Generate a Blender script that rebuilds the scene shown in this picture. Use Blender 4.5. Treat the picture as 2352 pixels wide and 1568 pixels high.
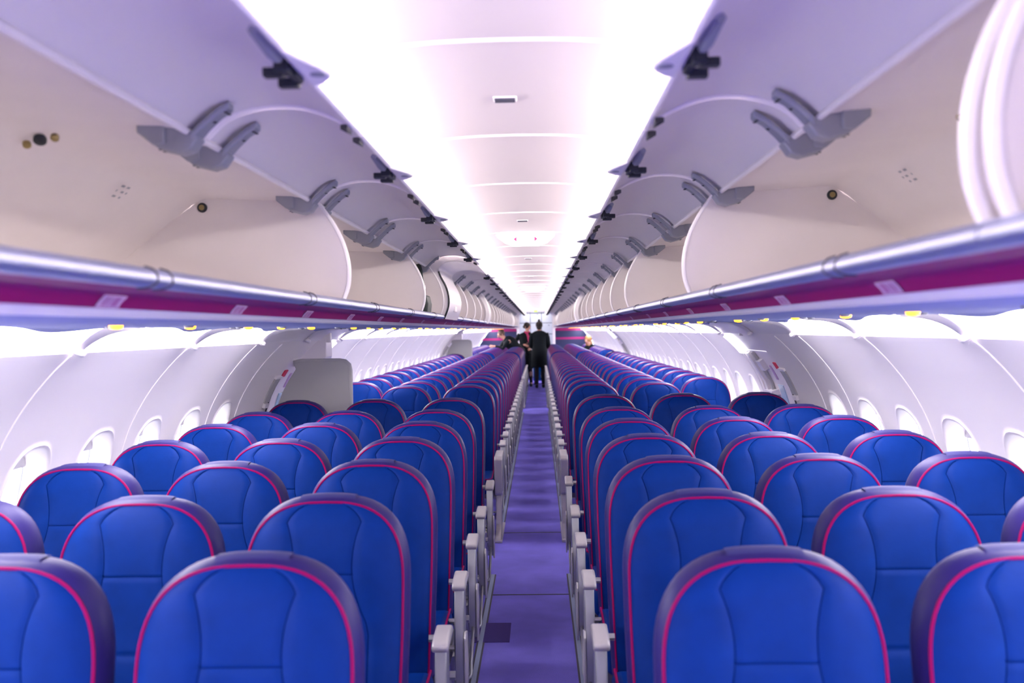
import bpy, bmesh, math, random
from mathutils import Vector, Matrix
random.seed(7)
PI = math.pi
S = bpy.context.scene
for o in list(bpy.data.objects): bpy.data.objects.remove(o)
C = bpy.data.collections.new('cabin'); S.collection.children.link(C)

# ---------------------------------------------------------------- camera
YAW, PITCH, ROLL, FPX, CX, H = .027, -.0121, -.0169, 2250., .0704, 1.57
fw = Vector((-math.sin(YAW)*math.cos(PITCH), math.cos(YAW)*math.cos(PITCH), math.sin(PITCH)))
rt = Vector((math.cos(YAW), math.sin(YAW), 0)); up = rt.cross(fw)
R2 = rt*math.cos(ROLL) + up*math.sin(ROLL); U2 = -rt*math.sin(ROLL) + up*math.cos(ROLL)
cam = bpy.data.cameras.new('camera'); co = bpy.data.objects.new('camera', cam); S.collection.objects.link(co)
m = Matrix.Identity(4)
for i in range(3): m[i][0], m[i][1], m[i][2] = R2[i], U2[i], -fw[i]
m.translation = Vector((CX, 0, H)); co.matrix_world = m
cam.sensor_width = 36; cam.lens = FPX/2352*36; cam.clip_start = .02; cam.clip_end = 200
cam.dof.use_dof = True; cam.dof.focus_distance = 5.2; cam.dof.aperture_fstop = 3.2
S.camera = co

# ---------------------------------------------------------------- world, exposure, lights
S.view_settings.view_transform = 'Standard'; S.view_settings.look = 'None'
S.view_settings.gamma = 1; S.view_settings.use_curve_mapping = False
S.view_settings.exposure = 0.70
w = bpy.data.worlds.new('sky'); S.world = w; w.use_nodes = True
w.node_tree.nodes['Background'].inputs[0].default_value = (.92, .95, 1, 1)
w.node_tree.nodes['Background'].inputs[1].default_value = 6.5

def area(name, loc, direction, sx, sy, power, col):
    l = bpy.data.lights.new(name, 'AREA'); l.shape = 'RECTANGLE'; l.size = sx; l.size_y = sy
    l.energy = power; l.color = col
    o = bpy.data.objects.new(name, l); C.objects.link(o); o.location = loc
    d = Vector(direction).normalized()
    zz = -d; xx = Vector((0, 1, 0)); yy = zz.cross(xx)
    mm = Matrix.Identity(4)
    for i in range(3): mm[i][0], mm[i][1], mm[i][2] = xx[i], yy[i], zz[i]
    mm.translation = Vector(loc); o.matrix_world = mm
    return o
CEIL_W = 5.6       # watts per metre of strip
CEIL_C = (1, .92, .88)
for s in (-1, 1):
    for y0 in range(0, 6):
        ym = -1.4 + 5.2*y0 + 2.6
        area('ceiling_strip_lamp', (s*.52, ym, 2.112), (-s*.62, 0, .78), 5.2, .05, CEIL_W*5.2, CEIL_C)
area('front_fill_lamp', (0, -3.0, 2.10), (0, .35, -1), 1.6, .7, 60, (1, .93, .92))  # added unseen fill behind the camera, brightens dividers and seat fronts
area('galley_lamp', (0, 31.2, 2.07), (0, 0, -1), 1.6, .9, 7.5, (1, .97, 1))
area('galley_lamp', (0, 30.6, 1.95), (0, 1, -.5), .6, .3, 1.2, (1, .97, 1))

# ---------------------------------------------------------------- materials
def mat(name, col, rough=.5, metal=0, spec=.5, emit=None, es=0, noise=None, bump=None, alpha=None, sheen=0, coat=0):
    m = bpy.data.materials.new(name); m.use_nodes = True
    nt = m.node_tree; b = nt.nodes['Principled BSDF']
    b.inputs['Base Color'].default_value = (*col, 1); b.inputs['Roughness'].default_value = rough
    b.inputs['Metallic'].default_value = metal; b.inputs['Specular IOR Level'].default_value = spec
    if sheen: b.inputs['Sheen Weight'].default_value = sheen; b.inputs['Sheen Roughness'].default_value = .4
    if coat: b.inputs['Coat Weight'].default_value = coat; b.inputs['Coat Roughness'].default_value = .3
    if emit: b.inputs['Emission Color'].default_value = (*emit, 1); b.inputs['Emission Strength'].default_value = es
    tc = None
    if noise or bump:
        tc = nt.nodes.new('ShaderNodeTexCoord')
    if noise:   # (scale, amount)
        n = nt.nodes.new('ShaderNodeTexNoise'); n.inputs['Scale'].default_value = noise[0]; n.inputs['Detail'].default_value = 4
        nt.links.new(tc.outputs['Object'], n.inputs['Vector'])
        r = nt.nodes.new('ShaderNodeMapRange'); r.inputs['To Min'].default_value = 1-noise[1]; r.inputs['To Max'].default_value = 1+noise[1]
        r.inputs['From Min'].default_value = .3; r.inputs['From Max'].default_value = .7
        nt.links.new(n.outputs[0], r.inputs[0])
        mx = nt.nodes.new('ShaderNodeVectorMath'); mx.operation = 'SCALE'; mx.inputs[0].default_value = col
        nt.links.new(r.outputs[0], mx.inputs['Scale']); nt.links.new(mx.outputs[0], b.inputs['Base Color'])
    if bump:    # (scale, distance)
        n = nt.nodes.new('ShaderNodeTexNoise'); n.inputs['Scale'].default_value = bump[0]; n.inputs['Detail'].default_value = 3
        nt.links.new(tc.outputs['Object'], n.inputs['Vector'])
        bp = nt.nodes.new('ShaderNodeBump'); bp.inputs['Distance'].default_value = bump[1]; bp.inputs['Strength'].default_value = .6
        nt.links.new(n.outputs[0], bp.inputs['Height']); nt.links.new(bp.outputs[0], b.inputs['Normal'])
    return m
M = dict(
 wall=mat('sidewall_plastic', (.90, .85, .87), .45),
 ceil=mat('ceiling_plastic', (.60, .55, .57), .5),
 white=mat('white_plastic', (.82, .78, .82), .35),
 binin=mat('bin_lining', (.91, .85, .84), .55, noise=(3, .03)),
 door=mat('bin_door', (.84, .80, .82), .45),
 rimw=mat('rim_white', (.93, .89, .91), .3),
 rail=mat('rail_metal', (.52, .57, .74), .32, .75),
 dark=mat('dark_gap', (.05, .05, .08), .6),
 magenta=mat('magenta_panel', (.26, .006, .11), .42, spec=.35),
 placard=mat('placard', (.60, .40, .62), .5),
 plmark=mat('placard_mark', (.42, .16, .38), .5),
 psu=mat('service_panel', (.26, .30, .60), .7, spec=.12),
 amber=mat('amber_lamp', (1, .5, .05), .4, emit=(1, .33, .015), es=4),
 cove=mat('cove_light', (1, .97, 1), .5, emit=(1, .925, .94), es=13),
 leather=mat('blue_leather', (.0003, .024, .185), .55, spec=.09, noise=(14, .10), bump=(90, .0006)),
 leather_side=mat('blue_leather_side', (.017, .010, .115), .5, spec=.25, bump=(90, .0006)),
 piping=mat('magenta_piping', (.27, .0008, .085), .6, spec=.12),
 flap=mat('velcro_flap', (.022, .022, .14), .7),
 seam=mat('seam_thread', (.0004, .010, .085), .9, spec=.02),
 arm=mat('armrest_grey', (.50, .48, .50), .38, .25),
 metal=mat('seat_frame_metal', (.42, .43, .46), .35, .7),
 shell=mat('seat_shell', (.10, .10, .14), .5),
 carpet=mat('carpet', (.21, .18, .70), .95, spec=.1, noise=(2.2, .22), bump=(220, .004)),
 patch=mat('carpet_patch', (.07, .05, .22), .95, spec=.1, bump=(220, .004)),
 track=mat('track_cover', (.28, .34, .52), .6),
 hinge=mat('hinge_grey', (.33, .35, .40), .45, .2),
 black=mat('black_plastic', (.012, .018, .025), .5),
 screw=mat('brass_screw', (.35, .28, .12), .35, .8),
 grey=mat('grey_partition', (.46, .46, .47), .5),
 navy=mat('bulkhead_navy', (.007, .012, .07), .5),
 galley=mat('galley_white', (.70, .72, .80), .35),
 red=mat('red_mark', (.75, .02, .06), .5, emit=(1, .02, .20), es=.9),
 redlab=mat('red_label', (.7, .02, .05), .5),
 signw=mat('sign_white', (1, 1, 1), .5, emit=(1, .97, 1), es=1.0),
 green=mat('green_sign', (.3, .8, .05), .5, emit=(.45, .9, .1), es=.8),
 emerg=mat('emergency_lamp', (1, 1, 1), .5, emit=(.97, .97, 1), es=2.5),
 shade=mat('window_shade', (.88, .85, .84), .6),
 gasket=mat('window_gasket', (.35, .36, .45), .5),
 skin=mat('skin', (.62, .33, .25), .55), hair=mat('dark_hair', (.012, .008, .01), .5),
 brown=mat('brown_hair', (.12, .07, .05), .6), blond=mat('blond_hair', (.38, .20, .07), .6),
 coat=mat('black_uniform', (.004, .007, .011), .8, spec=.2), hose=mat('dark_hose', (.015, .012, .014), .6),
 scarf=mat('magenta_scarf', (.45, .02, .12), .7), cloth=mat('white_cloth', (.8, .8, .85), .7),
 cart=mat('cart_blue', (.01, .16, .60), .4), bag=mat('black_bag', (.02, .035, .035), .6),
 glare=mat('door_window', (.45, .6, .75), .2),
)
g = bpy.data.materials.new('clear_pane'); g.use_nodes = True; nt = g.node_tree; nt.nodes.clear()
out = nt.nodes.new('ShaderNodeOutputMaterial'); mx = nt.nodes.new('ShaderNodeMixShader'); tr = nt.nodes.new('ShaderNodeBsdfTransparent')
gl = nt.nodes.new('ShaderNodeBsdfGlossy'); gl.inputs['Roughness'].default_value = .05; mx.inputs[0].default_value = .06
nt.links.new(tr.outputs[0], mx.inputs[1]); nt.links.new(gl.outputs[0], mx.inputs[2]); nt.links.new(mx.outputs[0], out.inputs[0]); M['pane'] = g

# ---------------------------------------------------------------- helpers
def obj(name, vf, m, parent=None, smooth=True, bevel=0, sub=0, autos=40):
    me = bpy.data.meshes.new(name); me.from_pydata([tuple(v) for v in vf[0]], [], vf[1]); me.update()
    bm = bmesh.new(); bm.from_mesh(me); bmesh.ops.remove_doubles(bm, verts=bm.verts, dist=1e-5)
    bmesh.ops.recalc_face_normals(bm, faces=bm.faces)
    if smooth:
        for f in bm.faces: f.smooth = True
        for e in bm.edges:
            if len(e.link_faces) == 2 and e.calc_face_angle(0) > math.radians(autos): e.smooth = False
    bm.to_mesh(me); bm.free()
    me.materials.append(M[m] if isinstance(m, str) else m)
    o = bpy.data.objects.new(name, me); C.objects.link(o)
    if parent: o.parent = parent
    if bevel:
        b = o.modifiers.new('bevel', 'BEVEL'); b.width = bevel; b.segments = 2; b.limit_method = 'ANGLE'
    if sub:
        b = o.modifiers.new('sub', 'SUBSURF'); b.levels = sub; b.render_levels = sub
    return o
def tag(o, label=None, cat=None, group=None, kind=None):
    for k, v in (('label', label), ('category', cat), ('group', group), ('kind', kind)):
        if v: o[k] = v
    return o
def thing(name, label, cat, loc=(0, 0, 0), group=None):
    o = bpy.data.objects.new(name, None); C.objects.link(o); o.location = loc; o.empty_display_size = .1
    return tag(o, label, cat, group)
def dup(r, loc, label=None):
    def cp(o, p):
        c = o.copy(); C.objects.link(c)
        if p: c.parent = p
        for ch in [x for x in kids.get(o.name, [])]: cp(ch, c)
        return c
    kids = {}
    st = [r]
    while st:
        a = st.pop(); kids[a.name] = list(a.children); st += kids[a.name]
    c = cp(r, None); c.location = loc
    if label: c['label'] = label
    return c
def join(*vfs):
    V, F = [], []
    for v, f in vfs:
        n = len(V); V += list(v); F += [tuple(i+n for i in q) for q in f]
    return V, F
def box(x0, x1, y0, y1, z0, z1):
    V = [(x, y, z) for x in (x0, x1) for y in (y0, y1) for z in (z0, z1)]
    return V, [(0, 1, 3, 2), (4, 6, 7, 5), (0, 4, 5, 1), (2, 3, 7, 6), (0, 2, 6, 4), (1, 5, 7, 3)]
def prism(pts, axis, a, b):
    # closed polygon pts extruded along axis ('y': pts are (x,z); 'x': (y,z); 'z': (x,y))
    def P(p, t): return {'y': (p[0], t, p[1]), 'x': (t, p[0], p[1]), 'z': (p[0], p[1], t)}[axis]
    n = len(pts); V = [P(p, a) for p in pts] + [P(p, b) for p in pts]
    F = [tuple(range(n)), tuple(range(2*n-1, n-1, -1))] + [(i, (i+1) % n, n+(i+1) % n, n+i) for i in range(n)]
    return V, F
def sheet(prof, ys, th=0, side=1):
    # open profile [(x,z)] swept along y, mirrored by side; th gives thickness (offset outward by normal)
    V, F = [], []; n = len(prof)
    def off(i, t):
        a = prof[max(i-1, 0)]; b = prof[min(i+1, n-1)]; dx, dz = b[0]-a[0], b[1]-a[1]; l = math.hypot(dx, dz) or 1
        return prof[i][0]-dz/l*t, prof[i][1]+dx/l*t
    layers = [0] if not th else [0, th]
    for t in layers:
        for y in ys:
            for i in range(n):
                x, z = off(i, t) if t else prof[i]
                V.append((side*x, y, z))
    m = len(ys)
    def id_(l, j, i): return l*n*m + j*n + i
    for l in range(len(layers)):
        for j in range(m-1):
            for i in range(n-1): F.append((id_(l, j, i), id_(l, j, i+1), id_(l, j+1, i+1), id_(l, j+1, i)))
    if th:
        for j in range(m-1):
            for i in (0, n-1): F.append((id_(0, j, i), id_(0, j+1, i), id_(1, j+1, i), id_(1, j, i)))
        for i in range(n-1):
            for j in (0, m-1): F.append((id_(0, j, i), id_(0, j, i+1), id_(1, j, i+1), id_(1, j, i)))
    return V, F
def tube(path, r, n=8, closed=False):
    path = [Vector(p) for p in path]; V, F = [], []; k = len(path)
    up_ = Vector((0, 0, 1)); prev = None
    for i, p in enumerate(path):
        if closed: t = path[(i+1) % k]-path[i-1]
        else: t = path[min(i+1, k-1)]-path[max(i-1, 0)]
        t.normalize()
        if prev is None:
            a = t.cross(up_) if abs(t.dot(up_)) < .9 else t.cross(Vector((1, 0, 0)))
        else: a = prev - t*prev.dot(t)
        a.normalize(); prev = a; b = t.cross(a)
        rr = r[i] if isinstance(r, (list, tuple)) else r
        for j in range(n):
            an = 2*PI*j/n; V.append(p + a*rr*math.cos(an) + b*rr*math.sin(an))
    for i in range(k if closed else k-1):
        for j in range(n):
            i2 = (i+1) % k; F.append((i*n+j, i*n+(j+1) % n, i2*n+(j+1) % n, i2*n+j))
    if not closed: F += [tuple(range(n-1, -1, -1)), tuple((k-1)*n+j for j in range(n))]
    return V, F
def disc(c, ax, r, h, n=16):
    c = Vector(c); ax = Vector(ax).normalized(); return tube([c, c+ax*h*.7, c+ax*h], [r, r, r*.7], n)
def spline(pts, per=4):
    # Catmull-Rom through 2D/3D points
    P = [Vector(p) for p in pts]; out = []
    for i in range(len(P)-1):
        p0 = P[max(i-1, 0)]; p1 = P[i]; p2 = P[i+1]; p3 = P[min(i+2, len(P)-1)]
        for j in range(per):
            t = j/per
            out.append(.5*((2*p1)+(p2-p0)*t+(2*p0-5*p1+4*p2-p3)*t*t+(-p0+3*p1-3*p2+p3)*t**3))
    out.append(P[-1]); return [tuple(v) for v in out]
def linsp(a, b, n): return [a+(b-a)*i/(n-1) for i in range(n)]
ORD = 'first second third fourth fifth sixth seventh eighth ninth tenth eleventh twelfth thirteenth fourteenth fifteenth sixteenth seventeenth eighteenth nineteenth twentieth twenty-first twenty-second twenty-third twenty-fourth twenty-fifth twenty-sixth twenty-seventh twenty-eighth twenty-ninth thirtieth'.split()
ORD += [('thirty-'+ORD[i]) for i in range(9)] + ['fortieth'] + [('forty-'+ORD[i]) for i in range(9)] + ['fiftieth'] + [('fifty-'+ORD[i]) for i in range(9)]
SIDE = {-1: 'left', 1: 'right'}

SEAM0, BAY = 1.06, 1.067
def seam(k): return SEAM0 + BAY*k
Y0, YB, YEND = -4.6, 30.0, 32.6
EXITS = [(5.861, 7.461), (18.131, 19.731)]

# ---------------------------------------------------------------- floor
tag(obj('floor', box(-1.95, 1.95, Y0, YEND, -.06, 0), 'carpet', smooth=False), kind='structure')
for s in (-1, 1):
    for a, b, nm in ((-1.6, 6.26, 'before the forward exit'), (7.56, 18.5, 'behind the forward exit'), (20.0, 29.3, 'near the rear of the cabin')):
        t = thing('floor_track', 'grey strip along the %s edge of the aisle carpet, %s' % (SIDE[s], nm), 'floor strip', (0, a, 0))
        obj('strip', box(s*.245-.011, s*.245+.011, 0, b-a, 0, .004), 'track', t, False)
        obj('border', join(box(s*.245-.020, s*.245-.0112, 0, b-a, 0, .0025), box(s*.245+.0112, s*.245+.020, 0, b-a, 0, .0025)), 'dark', t, False)
for y, nm in ((5.78, 'nearest'), (7.55, 'second')):
    tag(obj('carpet_joint', box(-.235, .235, y-.005, y+.005, 0, .003), 'dark', smooth=False), 'dark joint line across the aisle carpet, %s of two' % nm, 'floor joint')
tag(obj('carpet_patch', box(-.32, -.10, 4.90, 5.22, 0, .003), 'patch', smooth=False), 'dark rectangular patch on the aisle carpet at the left', 'carpet patch')

# ---------------------------------------------------------------- side walls
WP = [(1.459, 1.52), (1.512, 1.474), (1.556, 1.43), (1.597, 1.384), (1.633, 1.34), (1.666, 1.294), (1.696, 1.247), (1.724, 1.197), (1.747, 1.148), (1.772, 1.08), (1.80, .98), (1.82, .86), (1.83, .73), (1.83, .6), (1.82, .45), (1.79, .25), (1.75, .08), (1.74, -.03)]
wp = spline(WP, 4); sl = [0]
for i in range(1, len(wp)): sl.append(sl[-1]+math.hypot(wp[i][0]-wp[i-1][0], wp[i][1]-wp[i-1][1]))
SL = sl[-1]
def wpt(s, off=0):
    s = min(max(s, 0), SL); i = 0
    while i < len(sl)-2 and sl[i+1] < s: i += 1
    t = (s-sl[i])/(sl[i+1]-sl[i]); a, b = wp[i], wp[i+1]
    dx, dz = b[0]-a[0], b[1]-a[1]; l = math.hypot(dx, dz)
    return a[0]+dx*t - dz/l*off, a[1]+dz*t + dx/l*off     # off>0 : outward
s119 = next(sl[i] for i in range(len(wp)) if wp[i][1] < 1.192)
SW = s119 + .235                                            # window centre along the profile
WT, WB_ = SW-.33, SW+.36
def und(y, s):
    return -.008*(.5+.5*math.cos(2*PI*(y-seam(0))/BAY))*(1-math.exp(-(s/.45)**2)) + .0030*math.exp(-((y-seam(0)+BAY/2) % BAY - BAY/2)**2/.00008)
def W3(side, y, s, off=0):
    x, z = wpt(s, off + und(y, s)); return (side*x, y, z)
def rect_pts(yc, hy):
    P = []
    ny, ns = 10, 12
    for i in range(ny): P.append((yc-hy+2*hy*i/ny, WT))
    for i in range(ns): P.append((yc+hy, WT+(WB_-WT)*i/ns))
    for i in range(ny): P.append((yc+hy-2*hy*i/ny, WB_))
    for i in range(ns): P.append((yc-hy, WB_-(WB_-WT)*i/ns))
    return P
def sel(yc, a, b, p, n=2.6):
    dy, ds = p[0]-yc, p[1]-SW
    r = ((abs(dy)/a)**n+(abs(ds)/b)**n)**(-1/n)
    return yc+dy*r, SW+ds*r
RINGS = [(.118, .172, .075), (.122, .178, .055), (.134, .195, .026), (.150, .216, .006), (.158, .227, -.004), (.164, .235, -.005), (.170, .242, .0), (.182, .255, 0)]
def wall_tile(side, yc, hy):
    V, F = [], []; R = rect_pts(yc, hy); n = len(R)
    for a, b, off in RINGS:
        for p in R:
            q = sel(yc, a, b, p); V.append(W3(side, q[0], q[1], off))
    for p in R: V.append(W3(side, p[0], p[1]))
    k = len(RINGS)
    for i in range(k):
        for j in range(n): F.append((i*n+j, i*n+(j+1) % n, (i+1)*n+(j+1) % n, (i+1)*n+j))
    return V, F
def wall_grid(side, y0, y1, s0, s1, ny, ns, off=0):
    ys, ss = linsp(y0, y1, ny+1), linsp(s0, s1, ns+1)
    V = [W3(side, y, s, off) for y in ys for s in ss]
    F = [(a*(ns+1)+b, (a+1)*(ns+1)+b, (a+1)*(ns+1)+b+1, a*(ns+1)+b+1) for a in range(ny) for b in range(ns)]
    return V, F
wins = []
yc = seam(0)+BAY/4 - BAY*2
while yc < YB: wins.append(yc); yc += BAY/2
def in_exit(y): return any(a < y < b for a, b in EXITS)
wn = 0
for side in (-1, 1):
    parts = []
    for y in wins:
        h = BAY/4; a, b = y-h, y+h
        if in_exit(y): continue
        parts.append(wall_tile(side, y, h))
        parts.append(wall_grid(side, a, b, 0, WT, 10, 14)); parts.append(wall_grid(side, a, b, WB_, SL, 10, 12))
    a0 = wins[0]-BAY/4
    parts.append(wall_grid(side, Y0, a0, 0, SL, 6, 30))
    b0 = wins[-1]+BAY/4
    parts.append(wall_grid(side, b0, YB+.3, 0, SL, 4, 30))
    for a, b in EXITS:      # fixed lining before and behind the exit door
        parts.append(wall_grid(side, a, a+.70, 0, SL, 6, 30)); parts.append(wall_grid(side, b-.08, b, 0, SL, 2, 30))
        for yy, sg in ((a+.70, 1), (b-.08, -1)):
            ss = linsp(0, SL, 31); V = [W3(side, yy, s) for s in ss]+[W3(side, yy+.0*sg, s, .09) for s in ss]
            parts.append((V, [(i, i+1, 32+i, 31+i) for i in range(30)]))
    tag(obj('wall_'+SIDE[side], join(*parts), 'wall'), kind='structure')
    # panel joint beads
    kk = [k for k in range(-2, 28) if not any(a+.01 < seam(k) < b-.01 for a, b in EXITS)]
    tag(obj('trim_%d' % (1 if side < 0 else 2), join(*[tube([W3(side, seam(k), s, -.0015) for s in linsp(.02, SL-.2, 26)], .0032, 6) for k in kk]+[tube([W3(side, e, s, -.0015) for s in linsp(.02, SL-.2, 26)], .004, 6) for ex in EXITS for e in ex]), 'rimw'), kind='structure')
    # windows
    for y in wins:
        if in_exit(y) or y < .6: continue
        wn += 1
        R = rect_pts(y, BAY/4)
        ring = [W3(side, *sel(y, .119, .173, p), .073) for p in R]
        wo = obj('window_%d' % wn, tube(ring, .004, 6, True), 'gasket'); tag(wo, kind='structure')
        obj('pane', ([W3(side, *sel(y, .121, .175, p), .079) for p in R], [tuple(range(len(R)))]), 'pane', wo, False)
        # pulled-up shade: just its lower lip shows at the top of the opening
        P = []
        for t in linsp(-.1, .1, 11):
            P.append((y+t, SW-.172*(1-(abs(t)/.12)**2.6)**(1/2.6)))
        L = [(y+t, SW-.130) for t in linsp(.1, -.1, 11)]
        lo = [W3(side, *q, .062) for q in P+L]; hi = [W3(side, *q, .069) for q in P+L]; n = len(lo)
        obj('window_shade', (lo+hi, [tuple(range(n)), tuple(range(2*n-1, n-1, -1))]+[(i, (i+1) % n, n+(i+1) % n, n+i) for i in range(n)]), 'shade', wo, False)

# exit doors
def exit_door(side, a, b, n):
    y0, y1 = a+.70, b-.08
    def P(y, s, off=.035):
        x, z = wpt(s, off); return (side*x, y, z)
    ys, ss = linsp(y0-.005, y1+.005, 5), linsp(.20, SL, 27)
    V = [P(y, s) for y in ys for s in ss]; ns = 26
    F = [(i*27+j, (i+1)*27+j, (i+1)*27+j+1, i*27+j+1) for i in range(4) for j in range(ns)]
    d = obj('door_%d' % n, (V, F), 'wall'); tag(d, kind='structure')
    ss = linsp(0, .19, 8); V = [P(y, s, .012) for y in ys for s in ss]
    obj('door_lining', (V, [(i*8+j, (i+1)*8+j, (i+1)*8+j+1, i*8+j+1) for i in range(4) for j in range(7)]), 'wall', d)
    obj('lining_edge', tube([P(y, .195, .015) for y in linsp(y0, y1, 4)], .009, 8), 'rimw', d)
    def patch(nm, ya, yb, s0, s1, o0, o1, m):
        ys, ss = linsp(ya, yb, 3), linsp(s0, s1, 5)
        lo = [P(y, s, o0) for y in ys for s in ss]; hi = [P(y, s, o1) for y in ys for s in ss]
        F = []
        for i in range(2):
            for j in range(4):
                F += [(i*5+j, (i+1)*5+j, (i+1)*5+j+1, i*5+j+1), (15+i*5+j, 15+(i+1)*5+j, 15+(i+1)*5+j+1, 15+i*5+j+1)]
        for i in range(2):
            for j in (0, 4): F.append((i*5+j, (i+1)*5+j, 15+(i+1)*5+j, 15+i*5+j))
        for j in range(4):
            for i in (0, 2): F.append((i*5+j, i*5+j+1, 15+i*5+j+1, 15+i*5+j))
        return obj(nm, (lo+hi, F), m, d, False)
    patch('handle_pocket', a+.56, a+.68, .33, .51, -.013, .006, 'grey')
    patch('pocket_slit', a+.672, a+.690, .33, .60, -.012, .006, 'dark')  # dark slit line beside the handle pocket
    patch('pocket_frame', a+.54, a+.69, .312, .328, -.018, .004, 'rimw')
    patch('handle_lug', a+.57, a+.66, .515, .545, -.025, .004, 'white')
    patch('red_label', y0+.18, y0+.27, .305, .355, .026, .036, 'redlab')
    patch('latch_box', y0+.54, y0+.66, .29, .37, .0, .036, 'white')
    patch('instruction_strip', y0+.42, y0+.47, .34, .45, .03, .036, 'placard')
    patch('handle', y0+.56, y0+.78, .53, .57, -.02, .036, 'white')
    patch('handle_arm', y0+.68, y0+.74, .57, .76, -.01, .036, 'white')
    patch('door_window', y0+.36, y0+.50, .49, .76, .028, .036, 'glare')
    patch('door_rib', y1-.10, y1-.04, .22, 1.2, .0, .036, 'white')
    patch('hinge_rib', y1-.18, y1-.15, .22, 1.2, .015, .036, 'grey')
    patch('emergency_lamp', y1-.12, y1+.03, .02, .20, -.022, .0, 'emerg')
k = 0
for a, b in EXITS:
    for side in (-1, 1):
        k += 1; exit_door(side, a, b, k)
        nm = 'forward' if a < 10 else 'rear'
        # bracket shaped cover over the door, hanging from the ceiling of the side bay
        t = thing('door_hood', 'white arched cover above the %s %s exit door' % (nm, SIDE[side]), 'door cover', (side*(1.425 if side < 0 else 1.50), b-.50, 1.5))
        zt = .05
        pr = [(.0, zt), (.0, -.10), (.02, -.125), (.05, -.125), (.09, -.118), (.15, -.15), (.19, -.165), (.24, -.165), (.24, -.05), (.13, zt)]
        if side > 0: pr = [(.02, zt), (.02, .0), (.03, -.015), (.06, -.02), (.10, -.04), (.17, -.09), (.23, -.14), (.24, -.10), (.15, .0), (.08, zt)]
        obj('hood', prism([(side*p[0], p[1]) for p in pr], 'y', -.10, .10), 'white', t, bevel=.006)
        obj('hood_clip', box(*sorted((side*-.03, side*.02)), -.09, -.05, .0, .07), 'white', t, False, bevel=.004); obj('hood_clip', box(*sorted((side*.02, side*.06)), .11, .16, -.01, .07), 'white', t, False, bevel=.004)
    # attendant partition on the left
    t = thing('cabin_partition', 'grey rounded partition beside the %s left exit door' % nm, 'partition', (-1.47, a+.86, 0))
    pts = [(.235, .02), (.235, 1.31), (.228, 1.345), (.205, 1.365), (.17, 1.372), (-.10, 1.372), (-.150, 1.362)]
    for s in linsp(.26, SL-.02, 16):
        x, z = wpt(s); pts.append((-(x-.035)+1.47, z-.01))
    obj('panel', prism(pts, 'y', -.02, .02), 'grey', t, bevel=.006)
    obj('edge_trim', tube([(p[0], -.0, p[1]) for p in pts[:7]], .021, 8), 'grey', t)

# ---------------------------------------------------------------- ceiling (panel, cove and crown skin)
CP = [(0, 2.215), (.15, 2.212), (.28, 2.200), (.40, 2.178), (.50, 2.145), (.57, 2.10), (.61, 2.05), (.645, 2.03)]
cp = spline(CP, 4); full = [(-x, z) for x, z in reversed(cp)][:-1]+cp
tag(obj('ceiling', join(sheet(full, [Y0]+[seam(k)+.05 for k in range(-2, 28)]+[YB]),
    sheet(spline([(-1.95, 1.2), (-1.86, 1.6), (-1.5, 2.08), (-.9, 2.36), (0, 2.46), (.9, 2.36), (1.5, 2.08), (1.86, 1.6), (1.95, 1.2)], 4), [Y0, YEND])), 'ceil'), kind='structure')
tag(obj('trim_3', join(*[tube([(x, seam(k)+.05, z-.001) for x, z in full[3:-3]], .006, 6) for k in range(-2, 28)]), 'rimw'), kind='structure')
tag(obj('wall_front', box(-1.95, 1.95, Y0-.05, Y0, 0, 2.46), 'wall', smooth=False), kind='structure')
tag(obj('wall_back', box(-1.95, 1.95, YEND, YEND+.05, 0, 2.46), 'galley', smooth=False), kind='structure')
# ceiling grilles
for i, (x, y) in enumerate(((-.012, 2.74), (-.012, 5.8), (-.01, 8.9), (-.01, 12.0))):
    t = thing('ceiling_vent', 'small dark slotted grille in the ceiling, %s from the camera' % ORD[i], 'ceiling vent', (x, y, 2.213))
    obj('frame', box(-.033, .033, -.026, .026, -.002, .004), 'rimw', t, False, bevel=.002)
    obj('slots', join(*[box(-.028, .028, -.02+.0085*j, -.0135+.0085*j, -.0055, -.001) for j in range(5)]), 'dark', t, False)
# exit signs
for i, y in enumerate((6.62, 14.7)):
    t = thing('exit_sign', 'glowing white exit sign box hanging below the ceiling, %s' % ('nearer one with red arrows' if i == 0 else 'farther one'), 'exit sign', (.0, y, 2.20))
    obj('housing', prism([(-.115, .03), (-.115, -.045), (-.10, -.062), (.09, -.062), (.105, -.045), (.105, .03)], 'y', -.06, .10), 'signw', t, bevel=.006)
    for sg in (-1, 1):
        obj('wing', prism([(sg*.10-.005, .03), (sg*.10-.005, -.055), (sg*.14, -.045), (sg*.195-.005, .0), (sg*.185, .03)], 'y', -.03, .08), 'signw', t, bevel=.004)
        obj('arrow', prism([(sg*.080-.005, -.026), (sg*.060-.005, -.042), (sg*.060-.005, -.010)], 'y', -.0625, -.0600), 'red', t, False)
    if i == 0: obj('sign_marks', join(*[box(x-.0012, x+.0012, -.0622, -.060, z-.0012, z+.0012) for x, z in ((-.046, -.026), (-.008, -.022), (-.008, -.03), (-.046, -.037), (.03, -.018))]), 'red', t, False)

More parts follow.
